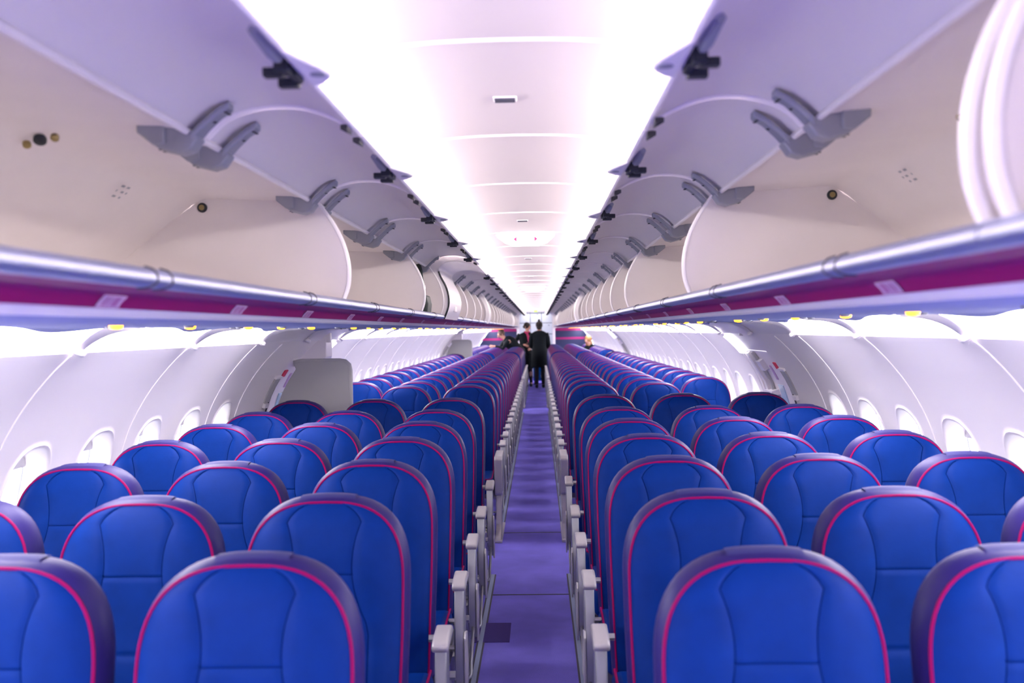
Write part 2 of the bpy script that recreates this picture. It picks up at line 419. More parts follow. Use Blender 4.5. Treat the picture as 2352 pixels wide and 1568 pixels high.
# ---------------------------------------------------------------- overhead bins
RIM = spline([(.643, 1.990), (.601, 1.930), (.567, 1.862), (.550, 1.790), (.553, 1.722), (.576, 1.662)], 4)
DIVP = RIM + [(.60, 1.655), (1.33, 1.655), (1.335, 1.74), (1.285, 1.83), (1.01, 2.022), (.66, 2.012)]
SHELL = [(.645, 1.998), (.70, 2.006), (1.01, 2.020), (1.06, 2.0), (1.285, 1.825), (1.335, 1.74), (1.335, 1.662), (.62, 1.662), (.585, 1.668)]
DOORP = spline([(.648, 1.998), (.600, 2.040), (.530, 2.062), (.455, 2.064), (.40, 2.051), (.35, 2.029), (.310, 2.004)], 4)
RAILP = [(.560, 1.680), (.548, 1.676), (.541, 1.668), (.540, 1.658), (.545, 1.653), (.555, 1.649), (.572, 1.648)]
nb = {-1: 0, 1: 0}
def divider(side, y, th, parent, nm='divider', m='binin'):
    d = obj(nm, prism([(side*x, z) for x, z in DIVP], 'y', y-th/2, y+th/2), m, parent)
    obj('rim', tube([(side*(x-.002), y, z) for x, z in RIM], [max(th*.62, .006)]*len(RIM), 8), 'rimw', d)
    return d
def door(side, ya, yb, parent, idx):
    d = obj('door', sheet(DOORP, linsp(ya+.007, yb-.007, 3), -.012, side), 'door', parent)
    # white edges across both ends and along the hinge line
    for yy in (ya+.0095, yb-.0095): obj('edge_strip', tube([(side*x, yy, z-.001) for x, z in DOORP], .0045, 6), 'rimw', d)
    obj('front_lip', tube([(side*.310, yy, 2.004) for yy in linsp(ya+.004, yb-.004, 3)], .0085, 8), 'rimw', d)
    ym = (ya+yb)/2 - .02
    # latch: white housing towards the aisle, dark hooks below
    h = obj('latch_housing', prism([(side*.312, ym-.12), (side*.296, ym-.075), (side*.272, ym-.005), (side*.264, ym+.03), (side*.267, ym+.06), (side*.290, ym+.10), (side*.312, ym+.11)], 'z', 1.994, 2.022), 'rimw', d, bevel=.004)
    obj('latch_button', disc((side*.284, ym+.030, 1.994), (0, 0, -1), .013, .002), 'hinge', h)
    obj('latch_plate', tube([(side*.345, ym-.13, 2.020), (side*.340, ym-.05, 2.012), (side*.335, ym, 2.006)], [.008, .012, .008], 6), 'hinge', d)
    obj('latch_hook', join(box(*sorted((side*.322, side*.345)), ym-.02, ym+.02, 1.988, 2.012), box(*sorted((side*.335, side*.368)), ym+.0, ym+.02, 1.985, 2.000),
        box(*sorted((side*.318, side*.332)), ym+.02, ym+.075, 1.990, 2.008), box(*sorted((side*.325, side*.360)), ym+.065, ym+.085, 1.984, 2.000)), 'black', d, False, bevel=.002)
    for yy in (ya+.07, yb-.07):
        T = [(yy-.035, 0), (yy+.012, .022), (yy+.030, .004)]
        def tri(f):
            cy = sum(p[0] for p in T)/3; cx = sum(p[1] for p in T)/3
            return [(side*(.318+cx+(p[1]-cx)*f), cy+(p[0]-cy)*f, 2.003+(p[1]*.5)-.004) for p in T]
        o_, i_ = tri(1.15), tri(.45); V = o_+i_+[(a, b, c-.010) for a, b, c in o_+i_]
        F = []
        for j in range(3):
            j2 = (j+1) % 3
            F += [(j, j2, 3+j2, 3+j), (6+j, 6+j2, 9+j2, 9+j), (j, j2, 6+j2, 6+j), (3+j, 3+j2, 9+j2, 9+j)]
        obj('door_bumper', (V, F), 'black', d, False)
    return d
def hinge(side, y, parent):
    b = obj('hinge', prism([(side*.622, 1.978), (side*.640, 1.952), (side*.665, 1.945), (side*.705, 1.955), (side*.742, 1.985), (side*.745, 2.006), (side*.66, 2.0)], 'y', y-.024, y+.024), 'hinge', parent, bevel=.004)
    obj('hinge_cap', prism([(side*.69, 1.965), (side*.715, 1.962), (side*.748, 1.988), (side*.748, 2.004), (side*.69, 2.002)], 'y', y-.032, y+.032), 'hinge', b, bevel=.003)
    A = [(.638, 1.972), (.612, 1.998), (.585, 2.022), (.560, 2.036)]
    V, F = [], []
    for i, (x, z) in enumerate(A):
        wd = (.028, .022, .019, .018)[i]
        V += [(side*x, y-wd, z), (side*x, y+wd, z), (side*x, y+wd, z+.016), (side*x, y-wd, z+.016)]
    for i in range(3):
        for j in range(4): F.append((i*4+j, i*4+(j+1) % 4, i*4+4+(j+1) % 4, i*4+4+j))
    F += [(0, 1, 2, 3), (12, 13, 14, 15)]
    a = obj('hinge_arm', (V, F), 'hinge', b, bevel=.003)
    obj('screw', join(*[disc((side*x, y+dy, z-.001), (0, 0, -1), .0048, .002, 8) for x, dy, z in ((.568, -.010, 2.031), (.568, .010, 2.031), (.595, 0, 2.013), (.705, -.012, 1.957), (.705, .012, 1.957))]), 'black', a)
SPANS = [(-2, 0), (0, 2), (2, 4)] + [(k, k+1) for k in range(4, 27)]
for side in (-1, 1):
    for (k0, k1) in SPANS:
        ya, yb = seam(k0), seam(k1)
        if k1 == 27: yb = YB-.31
        ordn = ORD[nb[side]]; nb[side] += 1
        closed = (side == -1 and k0 == 5)
        g_ = .030 if k0 == 0 else .009; g2 = .030 if k1 == 0 else .009
        if closed:
            t = thing('overhead_bin', 'closed white overhead bin on the left beside the forward exit', 'overhead bin', (0, 0, 0), 'overhead bins')
            pr = spline([(.31, 1.985), (.36, 2.005), (.44, 2.025), (.52, 2.020), (.575, 1.985), (.565, 1.93), (.53, 1.862), (.512, 1.790), (.516, 1.722), (.545, 1.648)], 4)
            V, F = sheet(pr, linsp(ya+.02, yb-.02, 3), 0, side)
            obj('shell', join((V, F), prism([(side*x, z) for x, z in pr]+[(side*.66, 1.648), (side*.66, 2.06), (side*.45, 2.075), (side*.33, 2.03)], 'y', ya+.015, ya+.05), prism([(side*x, z) for x, z in pr]+[(side*.66, 1.648), (side*.66, 2.06), (side*.45, 2.075), (side*.33, 2.03)], 'y', yb-.05, yb-.015)), 'rimw', t)
            obj('gap_seal', tube([(side*(x), ya+.012, z) for x, z in pr if x > .5 and z < 1.97], .006, 6), 'black', t)
            obj('door_handle', prism([(ya+.45, 1.70), (ya+.62, 1.70), (ya+.60, 1.74), (ya+.47, 1.74)], 'x', side*.508, side*.52), 'white', t, bevel=.004)
            continue
        t = thing('overhead_bin', 'open overhead bin with raised doors, %s from the front on the %s side' % (ordn, SIDE[side]), 'overhead bin', (0, 0, 0), 'overhead bins')
        thick = (k0 == 10)
        obj('shell', sheet(SHELL, linsp(ya+g_, yb-g2, 2), -.006, side), 'binin', t, autos=30)
        divider(side, yb-g2, .020 if k1 == 0 and side > 0 else .012, t); divider(side, ya+g_, .020 if k0 == 0 and side > 0 else .012, t)
        if k1 in (10, 21): divider(side, yb-.045, .085, t, 'broad_divider')
        for kk in range(k0, k1):
            a_, b_ = seam(kk), min(seam(kk+1), YB-.31)
            door(side, a_, b_, t, kk)
            if a_ > .2: hinge(side, a_+.10, t)
            hinge(side, b_-.10, t)
        # bumper rail along the lip with latch strikers at mid door
        r = obj('lip_rail', sheet(spline(RAILP, 3), linsp(ya+.003, yb-.003, 2), .004, side), 'rail', t)
        obj('striker', join(*[tube([(side*(x+.0015), seam(kk)+BAY/2+dy, z) for x, z in RAILP], .0040, 6) for kk in range(k0, k1) for dy in (-.032, .032)]), 'dark', r)
        obj('hinge_light_line', tube([(side*.648, ya+.004, 1.990), (side*.648, yb-.004, 1.990)], .0075, 8), 'rimw', t)  # white tube stands in for light showing through the hinge gap
        if k0 in (0, 2, 4, 5, 6):
            # round rubber stop in the rear corner of the bin and its placard strokes
            s_ = obj('rubber_stop', disc((side*1.02, yb-g2-.006, 1.985), (0, -1, 0), .016, .008), 'black', t)
            obj('stop_screw', disc((side*1.02, yb-g2-.014, 1.985), (0, -1, 0), .009, .003), 'screw', s_)
            ym = ya+.745*(yb-ya) if k1-k0 == 2 else (ya+yb)/2
            def bw(u, y): return (side*(1.06+.225*u-.010), y, 2.0-.175*u-.012)
            dash = []
            for i, (u, dy, l) in enumerate(((.03, 0, .02), (.03, .035, .018), (.10, .0, .006), (.10, .03, .016), (.10, .06, .008), (.17, .01, .02), (.17, .05, .010))):
                p, q = bw(u, ym+dy), bw(u+.025, ym+dy+l); r_ = bw(u, ym+dy+l); q2 = bw(u+.025, ym+dy)
                dash.append(([p, r_, q, q2], [(0, 1, 2, 3)]))
            obj('load_placard', join(*dash), 'hinge', t, False)
        if k1-k0 == 2:
            yy = seam(k0+1)-.03
            st_ = obj('rubber_stop', disc((side*1.005, yy+.01, 2.002), (-side*.2, -.6, -.75), .014, .010), 'black', t)
            obj('stop_screw', join(disc((side*1.035, yy+.01, 1.992), (-side*.4, -.6, -.7), .009, .010), disc((side*.972, yy+.01, 2.006), (-side*.1, -.6, -.8), .009, .010)), 'screw', t)
    # flare that closes the bin row at the rear, white
    t = obj('bin_end_fairing', prism([(side*x, z) for x, z in [(.31, 2.004), (.40, 2.05), (.5, 2.064), (.62, 2.03)]+[(x-.03, z) for x, z in RIM]+[(.60, 1.60), (.66, 1.60), (.66, 2.03), (.60, 2.05), (.50, 2.10), (.40, 2.13), (.30, 2.14)]], 'y', YB-.30, YB-.06), 'rimw')
    tag(t, 'white curved end piece closing the rear of the %s bin row' % SIDE[side], 'bin end')

# bag in the left bin just before the closed one
t = thing('equipment_bag', 'black bag with dangling strap inside the open left bin beside the closed one', 'bag', (-.64, 5.98, 1.674))
obj('pouch', prism([(-.045, 0), (.045, 0), (.052, .06), (.04, .115), (-.03, .12), (-.05, .06)], 'y', -.11, .11), 'bag', t, bevel=.012)
obj('strap', tube(spline([(.02, -.05, .11), (.015, -.04, .17), (.0, .0, .23), (-.01, .05, .28), (-.03, .08, .30), (-.05, .10, .22), (-.04, .10, .12)], 4), .012, 6), 'bag', t)
obj('buckle', box(.008, .03, -.055, -.03, .15, .175), 'metal', t, False, bevel=.003)

# ---------------------------------------------------------------- valance, service panels, cove lights
MAGP = spline([(.572, 1.649), (.600, 1.6445), (.636, 1.642), (.650, 1.638), (.659, 1.629), (.667, 1.6185)], 3)
LIPP = spline([(.667, 1.6185), (.676, 1.6150), (.681, 1.610), (.688, 1.606), (.705, 1.604)], 3)
for side in (-1, 1):
    for i, k in enumerate(range(-2, 27, 2)):
        a, b = seam(k)+.62, min(seam(k+2)+.62, YB-.02)
        if k == -2: a = Y0+.02
        if b-a < .1: continue
        tag(obj('valance_panel', sheet(MAGP, linsp(a+.0015, b-.0015, 2), .006, side), 'magenta'), 'magenta panel under the %s overhead bins, %s from the front' % (SIDE[side], ORD[i]), 'panel', 'magenta valance panels')
    tag(obj('trim_%d' % (4 if side < 0 else 5), join(sheet(LIPP, [Y0, YB-.02], .006, side), sheet([(.62, 1.652), (.70, 1.630)], [Y0, YB-.02], .004, side)), 'rimw'), kind='structure')
PR = [1.92+.711*i for i in range(6)]+[6.42]+[7.93+.711*i for i in range(16)]+[20.2+.711*i for i in range(13)]
NROW = len(PR)
def rowname(i):
    if i < 7: return '%s row from the camera' % ORD[i]
    if i < 23: return '%s row behind the forward exit' % ORD[i-7]
    return '%s row behind the rear exit' % ORD[i-23]
for side in (-1, 1):
    for i, y in enumerate(PR):
        yy = y-.27
        # placard on the magenta panel
        V = [(side*(x-.0022), yy+dy, z-.0012) for dy in (-.045, .045) for x, z in ((.6485, 1.6395), (.6585, 1.6300), (.6655, 1.6205))]
        t = obj('row_placard', (V+[(a, b, c+.001) for a, b, c in V], [(0, 1, 4, 3), (1, 2, 5, 4), (6, 7, 10, 9), (7, 8, 11, 10), (0, 3, 9, 6), (2, 5, 11, 8), (0, 1, 7, 6), (1, 2, 8, 7), (3, 4, 10, 9), (4, 5, 11, 10)]), 'placard', smooth=False)
        tag(t, 'pale row placard on the %s magenta panel, %s' % (SIDE[side], rowname(i)), 'placard', 'row placards')
        obj('placard_mark', join(*[([(side*a_, yy+d+e_, b_) for e_ in (0, w_) for a_, b_ in ((.6477, 1.6360), (.6545, 1.6292), (.6605, 1.6215))], [(0, 1, 4, 3), (1, 2, 5, 4)]) for d, w_ in ((-.03, .010), (-.012, .006), (.004, .024))]), 'plmark', t, False)
    # service panels: scalloped outer edge, one per bay
    for k in range(-2, 27):
        a, b = seam(k), min(seam(k+1), YB-.02)
        ys = linsp(a+.002, b-.002, 17); V, F = [], []
        XS = [(.700, 1.6045), (.80, 1.600), (1.05, 1.597), (1.16, 1.5955)]
        for j, y in enumerate(ys):
            bump = math.exp(-((y-(a+b)/2-.0)/.20)**2)
            xe = 1.215+.055*bump; ze = 1.598-.016*bump
            row = list(XS)+[(xe-.03, (1.597+ze)/2+.001), (xe, ze)]
            V += [(side*x, y, z) for x, z in row]+[(side*x, y, z+.012) for x, z in row]
        for j in range(16):
            o = j*12
            for i_ in range(5): F += [(o+i_, o+i_+1, o+13+i_, o+12+i_), (o+6+i_, o+7+i_, o+19+i_, o+18+i_)]
            F += [(o+5, o+11, o+23, o+17), (o, o+6, o+18, o+12)]
        F += [(0, 1, 2, 3, 4, 5, 11, 10, 9, 8, 7, 6), tuple(192+q for q in (0, 1, 2, 3, 4, 5, 11, 10, 9, 8, 7, 6))]
        t = obj('service_panel', (V, F), 'psu'); n_ = k+2
        tag(t, 'lavender service panel under the %s bins, %s bay from the front' % (SIDE[side], ORD[n_]), 'service panel', 'passenger service panels')
        for j, (x, dy) in enumerate(((1.00, .33), (1.06, .60), (1.0, .86))):
            if (j+k) % 3 == 2: continue
            obj('reading_lamp', tube([(side*x, a+dy, 1.5975), (side*x, a+dy, 1.590), (side*x, a+dy, 1.587)], [.018, .016, .007], 12), 'amber', t)
        for x, dy in ((1.04, .42), (1.09, .50), (.96, .74)):
            obj('air_nozzle', tube([(side*x, a+dy, 1.598), (side*x, a+dy, 1.591)], [.016, .011], 10), 'hinge', t)
    # cove light diffuser between the service panel and the side wall
    for k in range(-2, 27):
        a, b = seam(k), min(seam(k+1), YB-.02)
        if any(e0 < (a+b)/2 < e1 for e0, e1 in EXITS) and not side == 0:
            em = 'white'
        else: em = 'cove'
        nn = ORD[k+2]
        t = thing('cove_light', 'white cove light along the top of the %s wall, %s bay from the front' % (SIDE[side], nn), 'light', (0, a, 0), 'side wall cove lights')
        COV = spline([(1.195, 1.612), (1.26, 1.607), (1.33, 1.594), (1.40, 1.568), (1.445, 1.538), (1.462, 1.517)], 3)
        obj('diffuser', sheet(COV, linsp(.0, b-a, 2), .01, side), em, t)
        # white clip and scalloped duct at the panel joint
        D = []
        clip = spline([(1.452, 1.512), (1.440, 1.520), (1.41, 1.545), (1.36, 1.572), (1.30, 1.588), (1.22, 1.594)], 3)
        V, F = [], []
        for q, (x, z) in enumerate(clip):
            u = q/(len(clip)-1); wd = .022+.16*u**2.2
            V += [(side*x, -wd, z+.010), (side*x, 0, z-.004), (side*x, wd, z+.010)]
        V += [(v[0], v[1], v[2]+.006) for v in V]; n3 = len(clip)*3
        for q in range(len(clip)-1):
            for j in (0, 1):
                F.append((q*3+j, q*3+j+1, q*3+4+j, q*3+3+j)); F.append((n3+q*3+j, n3+q*3+j+1, n3+q*3+4+j, n3+q*3+3+j))
            F += [(q*3, q*3+3, n3+q*3+3, n3+q*3), (q*3+2, q*3+5, n3+q*3+5, n3+q*3+2)]
        F += [(0, 1, 2, n3+2, n3+1, n3)]
        obj('joint_duct', (V, F), 'white', t)
        obj('joint_clip', tube([(side*1.447, -.045, 1.524), (side*1.440, -.02, 1.518), (side*1.438, .0, 1.516), (side*1.440, .02, 1.518), (side*1.452, .06, 1.522)], [.006, .013, .015, .012, .003], 8), 'white', t)

# ---------------------------------------------------------------- seats
A_, B_, N_, ZT = .212, .22, 2.7, 1.112
Z0 = ZT-B_
def half(z):
    if z >= ZT: return 0.
    if z > Z0: return A_*max(0, 1-((z-Z0)/B_)**N_)**(1/N_)
    t = (Z0-z)/.5; return A_-.012*t*t
def lean(z): return -(ZT-z)*.19 - .02*math.exp(-((z-.62)/.12)**2)
zs = [ZT-B_*(1-math.sin(PI/2*i/13)) for i in range(13, -1, -1)]      # top .. Z0
zs = [ZT] + [Z0+B_*math.cos(PI/2*i/14)**(2/N_) for i in range(1, 14)] + [Z0]
extra = [.875, .86, .84, .81, .78, .75, .741, .735, .729, .71, .67, .62, .57, .52, .47, .42]
zs += extra; zs = sorted(set([round(z, 5) for z in zs]+[.936, .930, .924, .91, .95]), reverse=True)
def seamx(z): return min(.078+1.9*(z-.955)**2, .125)
def front_row(z):
    w_ = half(z); sx = min(seamx(z), .62*w_)
    g1 = min(.005, w_*.04)
    right = [0, sx*.4, sx*.75, sx-g1, sx, sx+g1, sx+(w_-sx)*.25, sx+(w_-sx)*.5, sx+(w_-sx)*.72, sx+(w_-sx)*.88, w_-.0001]
    return w_, sx, [-x for x in reversed(right[1:])]+right
def fdepth(x, z, w_, sx):
    ax = abs(x)
    if z > Z0: q = ((ax/A_)**N_+((z-Z0)/B_)**N_)**(1/N_)
    else: q = ax/max(w_, .01)
    e = max(0, 1-q)
    puff = .030*(1-math.exp(-e/.16))
    wing = .004*math.sin(PI*min(1, max(0, (ax-sx)/max(w_-sx, .001))))
    y = lean(z)-puff-wing
    if ax < sx: y += .0025*math.cos(PI/2*ax/max(sx, .001))*max(0, min(1, (1.06-z)/.12))
    if abs(ax-sx) < 1e-6 and e > .04: y += .003
    if abs(z-.93) < .001 and ax <= sx: y += .0035
    if abs(z-.735) < .001 and ax <= sx: y += .0035
    return y
def make_backrest():
    V, F = [], []; nc = 21; rows = []
    V.append((0, lean(ZT)-.0, ZT)); rows.append([0]*nc)
    for z in zs[1:]:
        w_, sx, xs = front_row(z); r = []
        for x in xs: r.append(len(V)); V.append((x, fdepth(x, z, w_, sx), z))
        rows.append(r)
    for a, b in zip(rows, rows[1:]):
        for j in range(nc-1):
            q = [a[j], a[j+1], b[j+1], b[j]]; q2 = []
            for v in q:
                if v not in q2: q2.append(v)
            if len(q2) > 2: F.append(tuple(q2))
    edge = [r[0] for r in rows[::-1]]+[r[-1] for r in rows[1:]]     # left bottom -> apex -> right bottom
    front = (list(V), list(F))
    # side band swept back from the outline
    EP = [V[i] for i in edge]; n = len(EP); bv, bf = [], []
    LAY = [(0, 0), (.006, .010), (.012, .030), (.013, .060), (.008, .080), (-.012, .094), (-.06, .098)]
    for off, dy in LAY:
        for i, p in enumerate(EP):
            a = EP[max(i-1, 0)]; b = EP[min(i+1, n-1)]; dx, dz = b[0]-a[0], b[2]-a[2]; l = math.hypot(dx, dz) or 1
            nx, nz = -dz/l, dx/l
            bv.append((p[0]+nx*off, lean(p[2])+dy, p[2]+nz*off))
    for L in range(len(LAY)-1):
        for i in range(n-1): bf.append((L*n+i, L*n+i+1, (L+1)*n+i+1, (L+1)*n+i))
    last = (len(LAY)-1)*n
    for i in range(n//2): 
        if last+n-2-i > last+i+1: bf.append((last+i, last+i+1, last+n-2-i, last+n-1-i))
    fb = list(range(0)); 
    return front, (bv, bf), EP
frontM, bandM, EDGE = make_backrest()
def seat_prototype(side_kind):
    """side_kind: 0 plain, -1/+1 aisle armrest on the side facing the aisle, 2x thick exit row"""
    t = thing('passenger_seat', 'x', 'seat')
    b = obj('backrest', frontM, 'leather', t, autos=80)
    obj('side_panel', bandM, 'leather_side', b, autos=80)
    obj('piping', tube([(p[0], lean(p[2])+.001-.0030, p[2]) for p in EDGE[::1]], .0037, 6), 'piping', b)
    for sg in (-1, 1):
        L = []
        for z in zs[3:]:
            w_, sx, xs = front_row(z)
            if z < .60: break
            L.append((sg*sx, fdepth(sx, z, w_, sx)-.0012, z))
        obj('seam', tube(L, .0010, 5), 'seam', b)
    w_, sx, xs = front_row(.93)
    obj('seam', tube([(x, fdepth(x, .93, w_, sx)-.0008, .93) for x in xs if abs(x) <= sx+1e-6], .0011, 5), 'seam', b)
    # velcro flap over the top of the headrest
    V, F = [], []
    L2 = [i for i, p in enumerate(EDGE) if abs(p[0]) < .105 and p[2] > 1.0]
    for off, dy in ((.005, .014), (.0150, .032), (.0158, .060), (.010, .084)):
        for x in linsp(-.076, .076, 9):
            z = Z0+B_*(1-(abs(x)/A_)**N_)**(1/N_); V.append((x, lean(z)+dy, z+off))
    for i in range(3):
        for j in range(8): F.append((i*9+j, i*9+j+1, i*9+10+j, i*9+9+j))
    obj('headrest_flap', (V, F), 'flap', b)
    # cushion
    c = box(-.222, .222, -.60, -.14, .335, .455)
    cu = obj('seat_cushion', c, 'leather', t, bevel=.03); cu.modifiers['bevel'].segments = 4
    obj('cushion_piping', tube([(-.21, -.14, .452), (-.215, -.57, .452), (-.19, -.597, .448), (.19, -.597, .448), (.215, -.57, .452), (.21, -.14, .452)], .0045, 6), 'piping', cu)
    obj('seat_pan', box(-.225, .225, -.56, -.05, .30, .34), 'shell', t, False)
    obj('support_beam', join(tube([(-.255, -.44, .29), (.255, -.44, .29)], .018, 8), tube([(-.255, -.16, .29), (.255, -.16, .29)], .018, 8)), 'metal', t)
    if side_kind:
        s = 1 if side_kind > 0 else -1      # s=+1: aisle lies towards +x of this seat
        ax = s*.262
        if abs(side_kind) == 1:
            a = obj('armrest', prism([(-.325, .572), (-.338, .580), (-.338, .596), (-.320, .606), (-.26, .616), (-.19, .619), (-.155, .608), (-.150, .585), (-.25, .578)], 'x', ax-.026, ax+.026), 'arm', t, bevel=.009); a.modifiers['bevel'].segments = 3
            f = obj('arm_frame', prism([(-.30, .580), (-.22, .582), (-.215, .42), (-.235, .33), (-.20, .20), (-.25, .15), (-.33, .20), (-.345, .32), (-.325, .42)], 'x', ax-.020, ax+.018), 'metal', t, bevel=.005)
            for px_, py_, pz_, pr_ in ((.05, -.19, .575, .012), (.065, -.26, .44, .010), (.06, -.28, .34, .012)):
                obj('arm_pivot', tube([(ax-s*px_, py_, pz_), (ax, py_, pz_)], pr_, 8), 'metal', f)
            obj('frame_cover', prism([(-.36, .40), (-.33, .42), (-.25, .40), (-.23, .28), (-.27, .14), (-.34, .16), (-.365, .28)], 'x', ax+s*.018, ax+s*.026), 'arm', f, bevel=.003)
            obj('baggage_bar', tube(spline([(ax, -.24, .23), (ax+s*.006, -.42, .20), (ax+s*.006, -.55, .13), (ax+s*.004, -.60, .09), (ax-s*.05, -.62, .075), (ax-s*.14, -.62, .075)], 4), .008, 8), 'metal', t)
            obj('leg', join(tube([(ax-s*.04, -.20, .29), (ax-s*.04, -.06, .015)], .013, 8), tube([(ax-s*.04, -.42, .29), (ax-s*.04, -.47, .015)], .013, 8), box(ax-s*.04-.02, ax-s*.04+.02, -.50, -.03, 0, .018)), 'metal', t)
        else:
            a = obj('armrest', prism([(-.52, .600), (-.535, .585), (-.535, .33), (-.52, .315), (-.14, .315), (-.13, .60), (-.14, .612), (-.50, .612)], 'x', ax-.030, ax+.030), 'arm', t, bevel=.010); a.modifiers['bevel'].segments = 3
            obj('armrest_cover', prism([(-.50, .585), (-.50, .345), (-.17, .345), (-.17, .585)], 'x', ax+s*.030, ax+s*.034), 'metal', a, bevel=.002)
            obj('leg', join(prism([(-.50, .315), (-.36, .315), (-.40, .10), (-.62, .0), (-.72, .0), (-.70, .035), (-.55, .10)], 'x', ax-.022, ax+.022), box(ax-.03, ax+.03, -.74, -.05, 0, .02)), 'arm', t, bevel=.005)
    return t
protos = {k: seat_prototype(k) for k in (0, 1, -1, 2, -2)}
used = set()
COLN = {1: 'aisle', 2: 'middle', 3: 'window'}
for i, y in enumerate(PR):
    for side in (-1, 1):
        yy = y + ((-.03 if side < 0 else .10) if i == 6 else 0)
        for c in (1, 2, 3):
            if c == 3 and i in (7, 23): continue
            x = side*(.512+.508*(c-1))
            kind = 0 if c != 1 else (-side)*(2 if i in (7, 23) else 1)
            lab = 'blue leather seat with magenta piping, %s %s seat, %s' % (SIDE[side], COLN[c], rowname(i))
            p = protos[kind]
            if kind not in used:
                used.add(kind); p.location = (x, yy, 0); r = p
            else: r = dup(p, (x, yy, 0))
            r['label'] = lab; r['group'] = 'passenger seats'

# ---------------------------------------------------------------- rear bulkhead and galley
for side in (-1, 1):
    pts = [(.58, 0)]+[(.58, 1.60), (.62, 1.63), (1.30, 1.63)]+[wpt(s) for s in linsp(0, SL, 16)]
    def cut(z0, z1, dy, nm, m, par):
        P = [(.58, z0), (.58, z1)]; zz = linsp(z1, z0, 5)
        for z in zz:
            xx = 1.40 if z > 1.52 else next((wp[j][0] for j in range(len(wp)) if wp[j][1] <= z), 1.74)
            P.append((xx-.035, z))
        return obj(nm, prism([(side*a, b) for a, b in P], 'y', YB+dy, YB+.03), m, par)
    t = thing('bulkhead', 'navy rear bulkhead with magenta stripes, %s of the galley opening' % SIDE[side], 'bulkhead', (0, 0, 0))
    cut(.0, 1.51, 0, 'panel', 'navy', t); cut(1.51, 1.60, -.004, 'top_stripe', 'magenta', t); cut(1.245, 1.315, -.004, 'lower_stripe', 'magenta', t)
    obj('door_post', prism([(side*.50, 0), (side*.50, 2.0), (side*.47, 2.08), (side*.60, 2.12), (side*.66, 1.95), (side*.60, 1.60), (side*.585, 1.55), (side*.585, 0)], 'y', YB-.05, YB+.06), 'rimw', t, bevel=.01)
    tag(obj('storage_unit', box(*sorted((side*.61, side*1.44)), YB+.07, YEND-.02, 0, 1.98), 'galley', smooth=False), 'white galley side unit, %s of the rear doorway' % SIDE[side], 'galley unit')
t = thing('galley_header', 'white header above the rear galley opening with small green exit sign', 'header', (0, YB, 2.1))
obj('header', box(-.56, .56, -.03, .05, -.02, .30), 'galley', t, False, bevel=.01)
obj('exit_sign', box(-.05, .05, -.045, -.03, .0, .045), 'green', t, False)
t = thing('galley', 'white galley wall of storage compartments behind the rear opening', 'galley', (0, 31.8, 0))
obj('carcass', box(-.56, .56, .06, .70, 0, 2.2), 'hinge', t, False)
for i in range(3):
    for j in range(3):
        x0, z0 = -.54+.365*i, 1.06+.36*j
        d = obj('compartment_door', box(x0, x0+.345, .0, .06, z0, z0+.34), 'galley', t, False, bevel=.008)
        obj('latch', box(x0+.20, x0+.25, -.012, .0, z0+.26, z0+.285), 'hinge', d, False)
for i in range(3):
    d = obj('cart_bay', box(-.54+.365*i, -.195+.365*i, .0, .06, .03, 1.0), 'galley', t, False, bevel=.008)
obj('counter', box(-.56, .56, -.05, .06, 1.01, 1.045), 'hinge', t, False)
t = thing('galley_cart', 'blue and white trolley standing in the aisle behind the two crew members', 'cart', (.06, 28.1, 0))
obj('body', box(-.15, .15, -.25, .25, .10, .98), 'cart', t, False, bevel=.015)
obj('white_panel', join(*[box(.06, .14, -.258, -.25, z, z+.16) for z in (.20, .55, .78)]), 'cloth', t, False)
obj('top_tray', box(-.155, .165, -.26, .26, .98, 1.06), 'cloth', t, False, bevel=.01)
for sx in (-.11, .11):
    for sy in (-.2, .2): obj('wheel', tube([(sx-.015, sy, .05), (sx+.015, sy, .05)], .05, 12), 'black', t)

# ---------------------------------------------------------------- people
def skin_obj(name, nodes, edges, m, parent, sub=1):
    me = bpy.data.meshes.new(name); me.from_pydata([n[0] for n in nodes], edges, []); me.update()
    o = bpy.data.objects.new(name, me); C.objects.link(o); o.parent = parent
    me.materials.append(M[m])
    sk = o.modifiers.new('skin', 'SKIN'); sk.use_smooth_shade = True
    for i, n in enumerate(nodes):
        r = n[1]; v = me.skin_vertices[0].data[i]; v.radius = (r, r) if not isinstance(r, tuple) else r
        v.use_root = (i == 0)
    s = o.modifiers.new('sub', 'SUBSURF'); s.levels = sub; s.render_levels = sub
    return o
def ellipsoid(c, r, n=12, m_=10, cut=None):
    V, F = [], []
    for i in range(m_+1):
        th = PI*i/m_
        for j in range(n):
            ph = 2*PI*j/n; V.append((c[0]+r[0]*math.sin(th)*math.cos(ph), c[1]+r[1]*math.sin(th)*math.sin(ph), c[2]+r[2]*math.cos(th)))
    for i in range(m_):
        for j in range(n): F.append((i*n+j, i*n+(j+1) % n, (i+1)*n+(j+1) % n, (i+1)*n+j))
    return V, F
def loft(secs, n=16):
    # secs: (cx, cy, z, rx, ry)
    V, F = [], []
    for cx, cy, z, rx, ry in secs:
        for j in range(n):
            a = 2*PI*j/n; V.append((cx+rx*math.cos(a), cy+ry*math.sin(a), z))
    for i in range(len(secs)-1):
        for j in range(n): F.append((i*n+j, i*n+(j+1) % n, (i+1)*n+(j+1) % n, (i+1)*n+j))
    F += [tuple(range(n)), tuple((len(secs)-1)*n+j for j in range(n))]
    return V, F
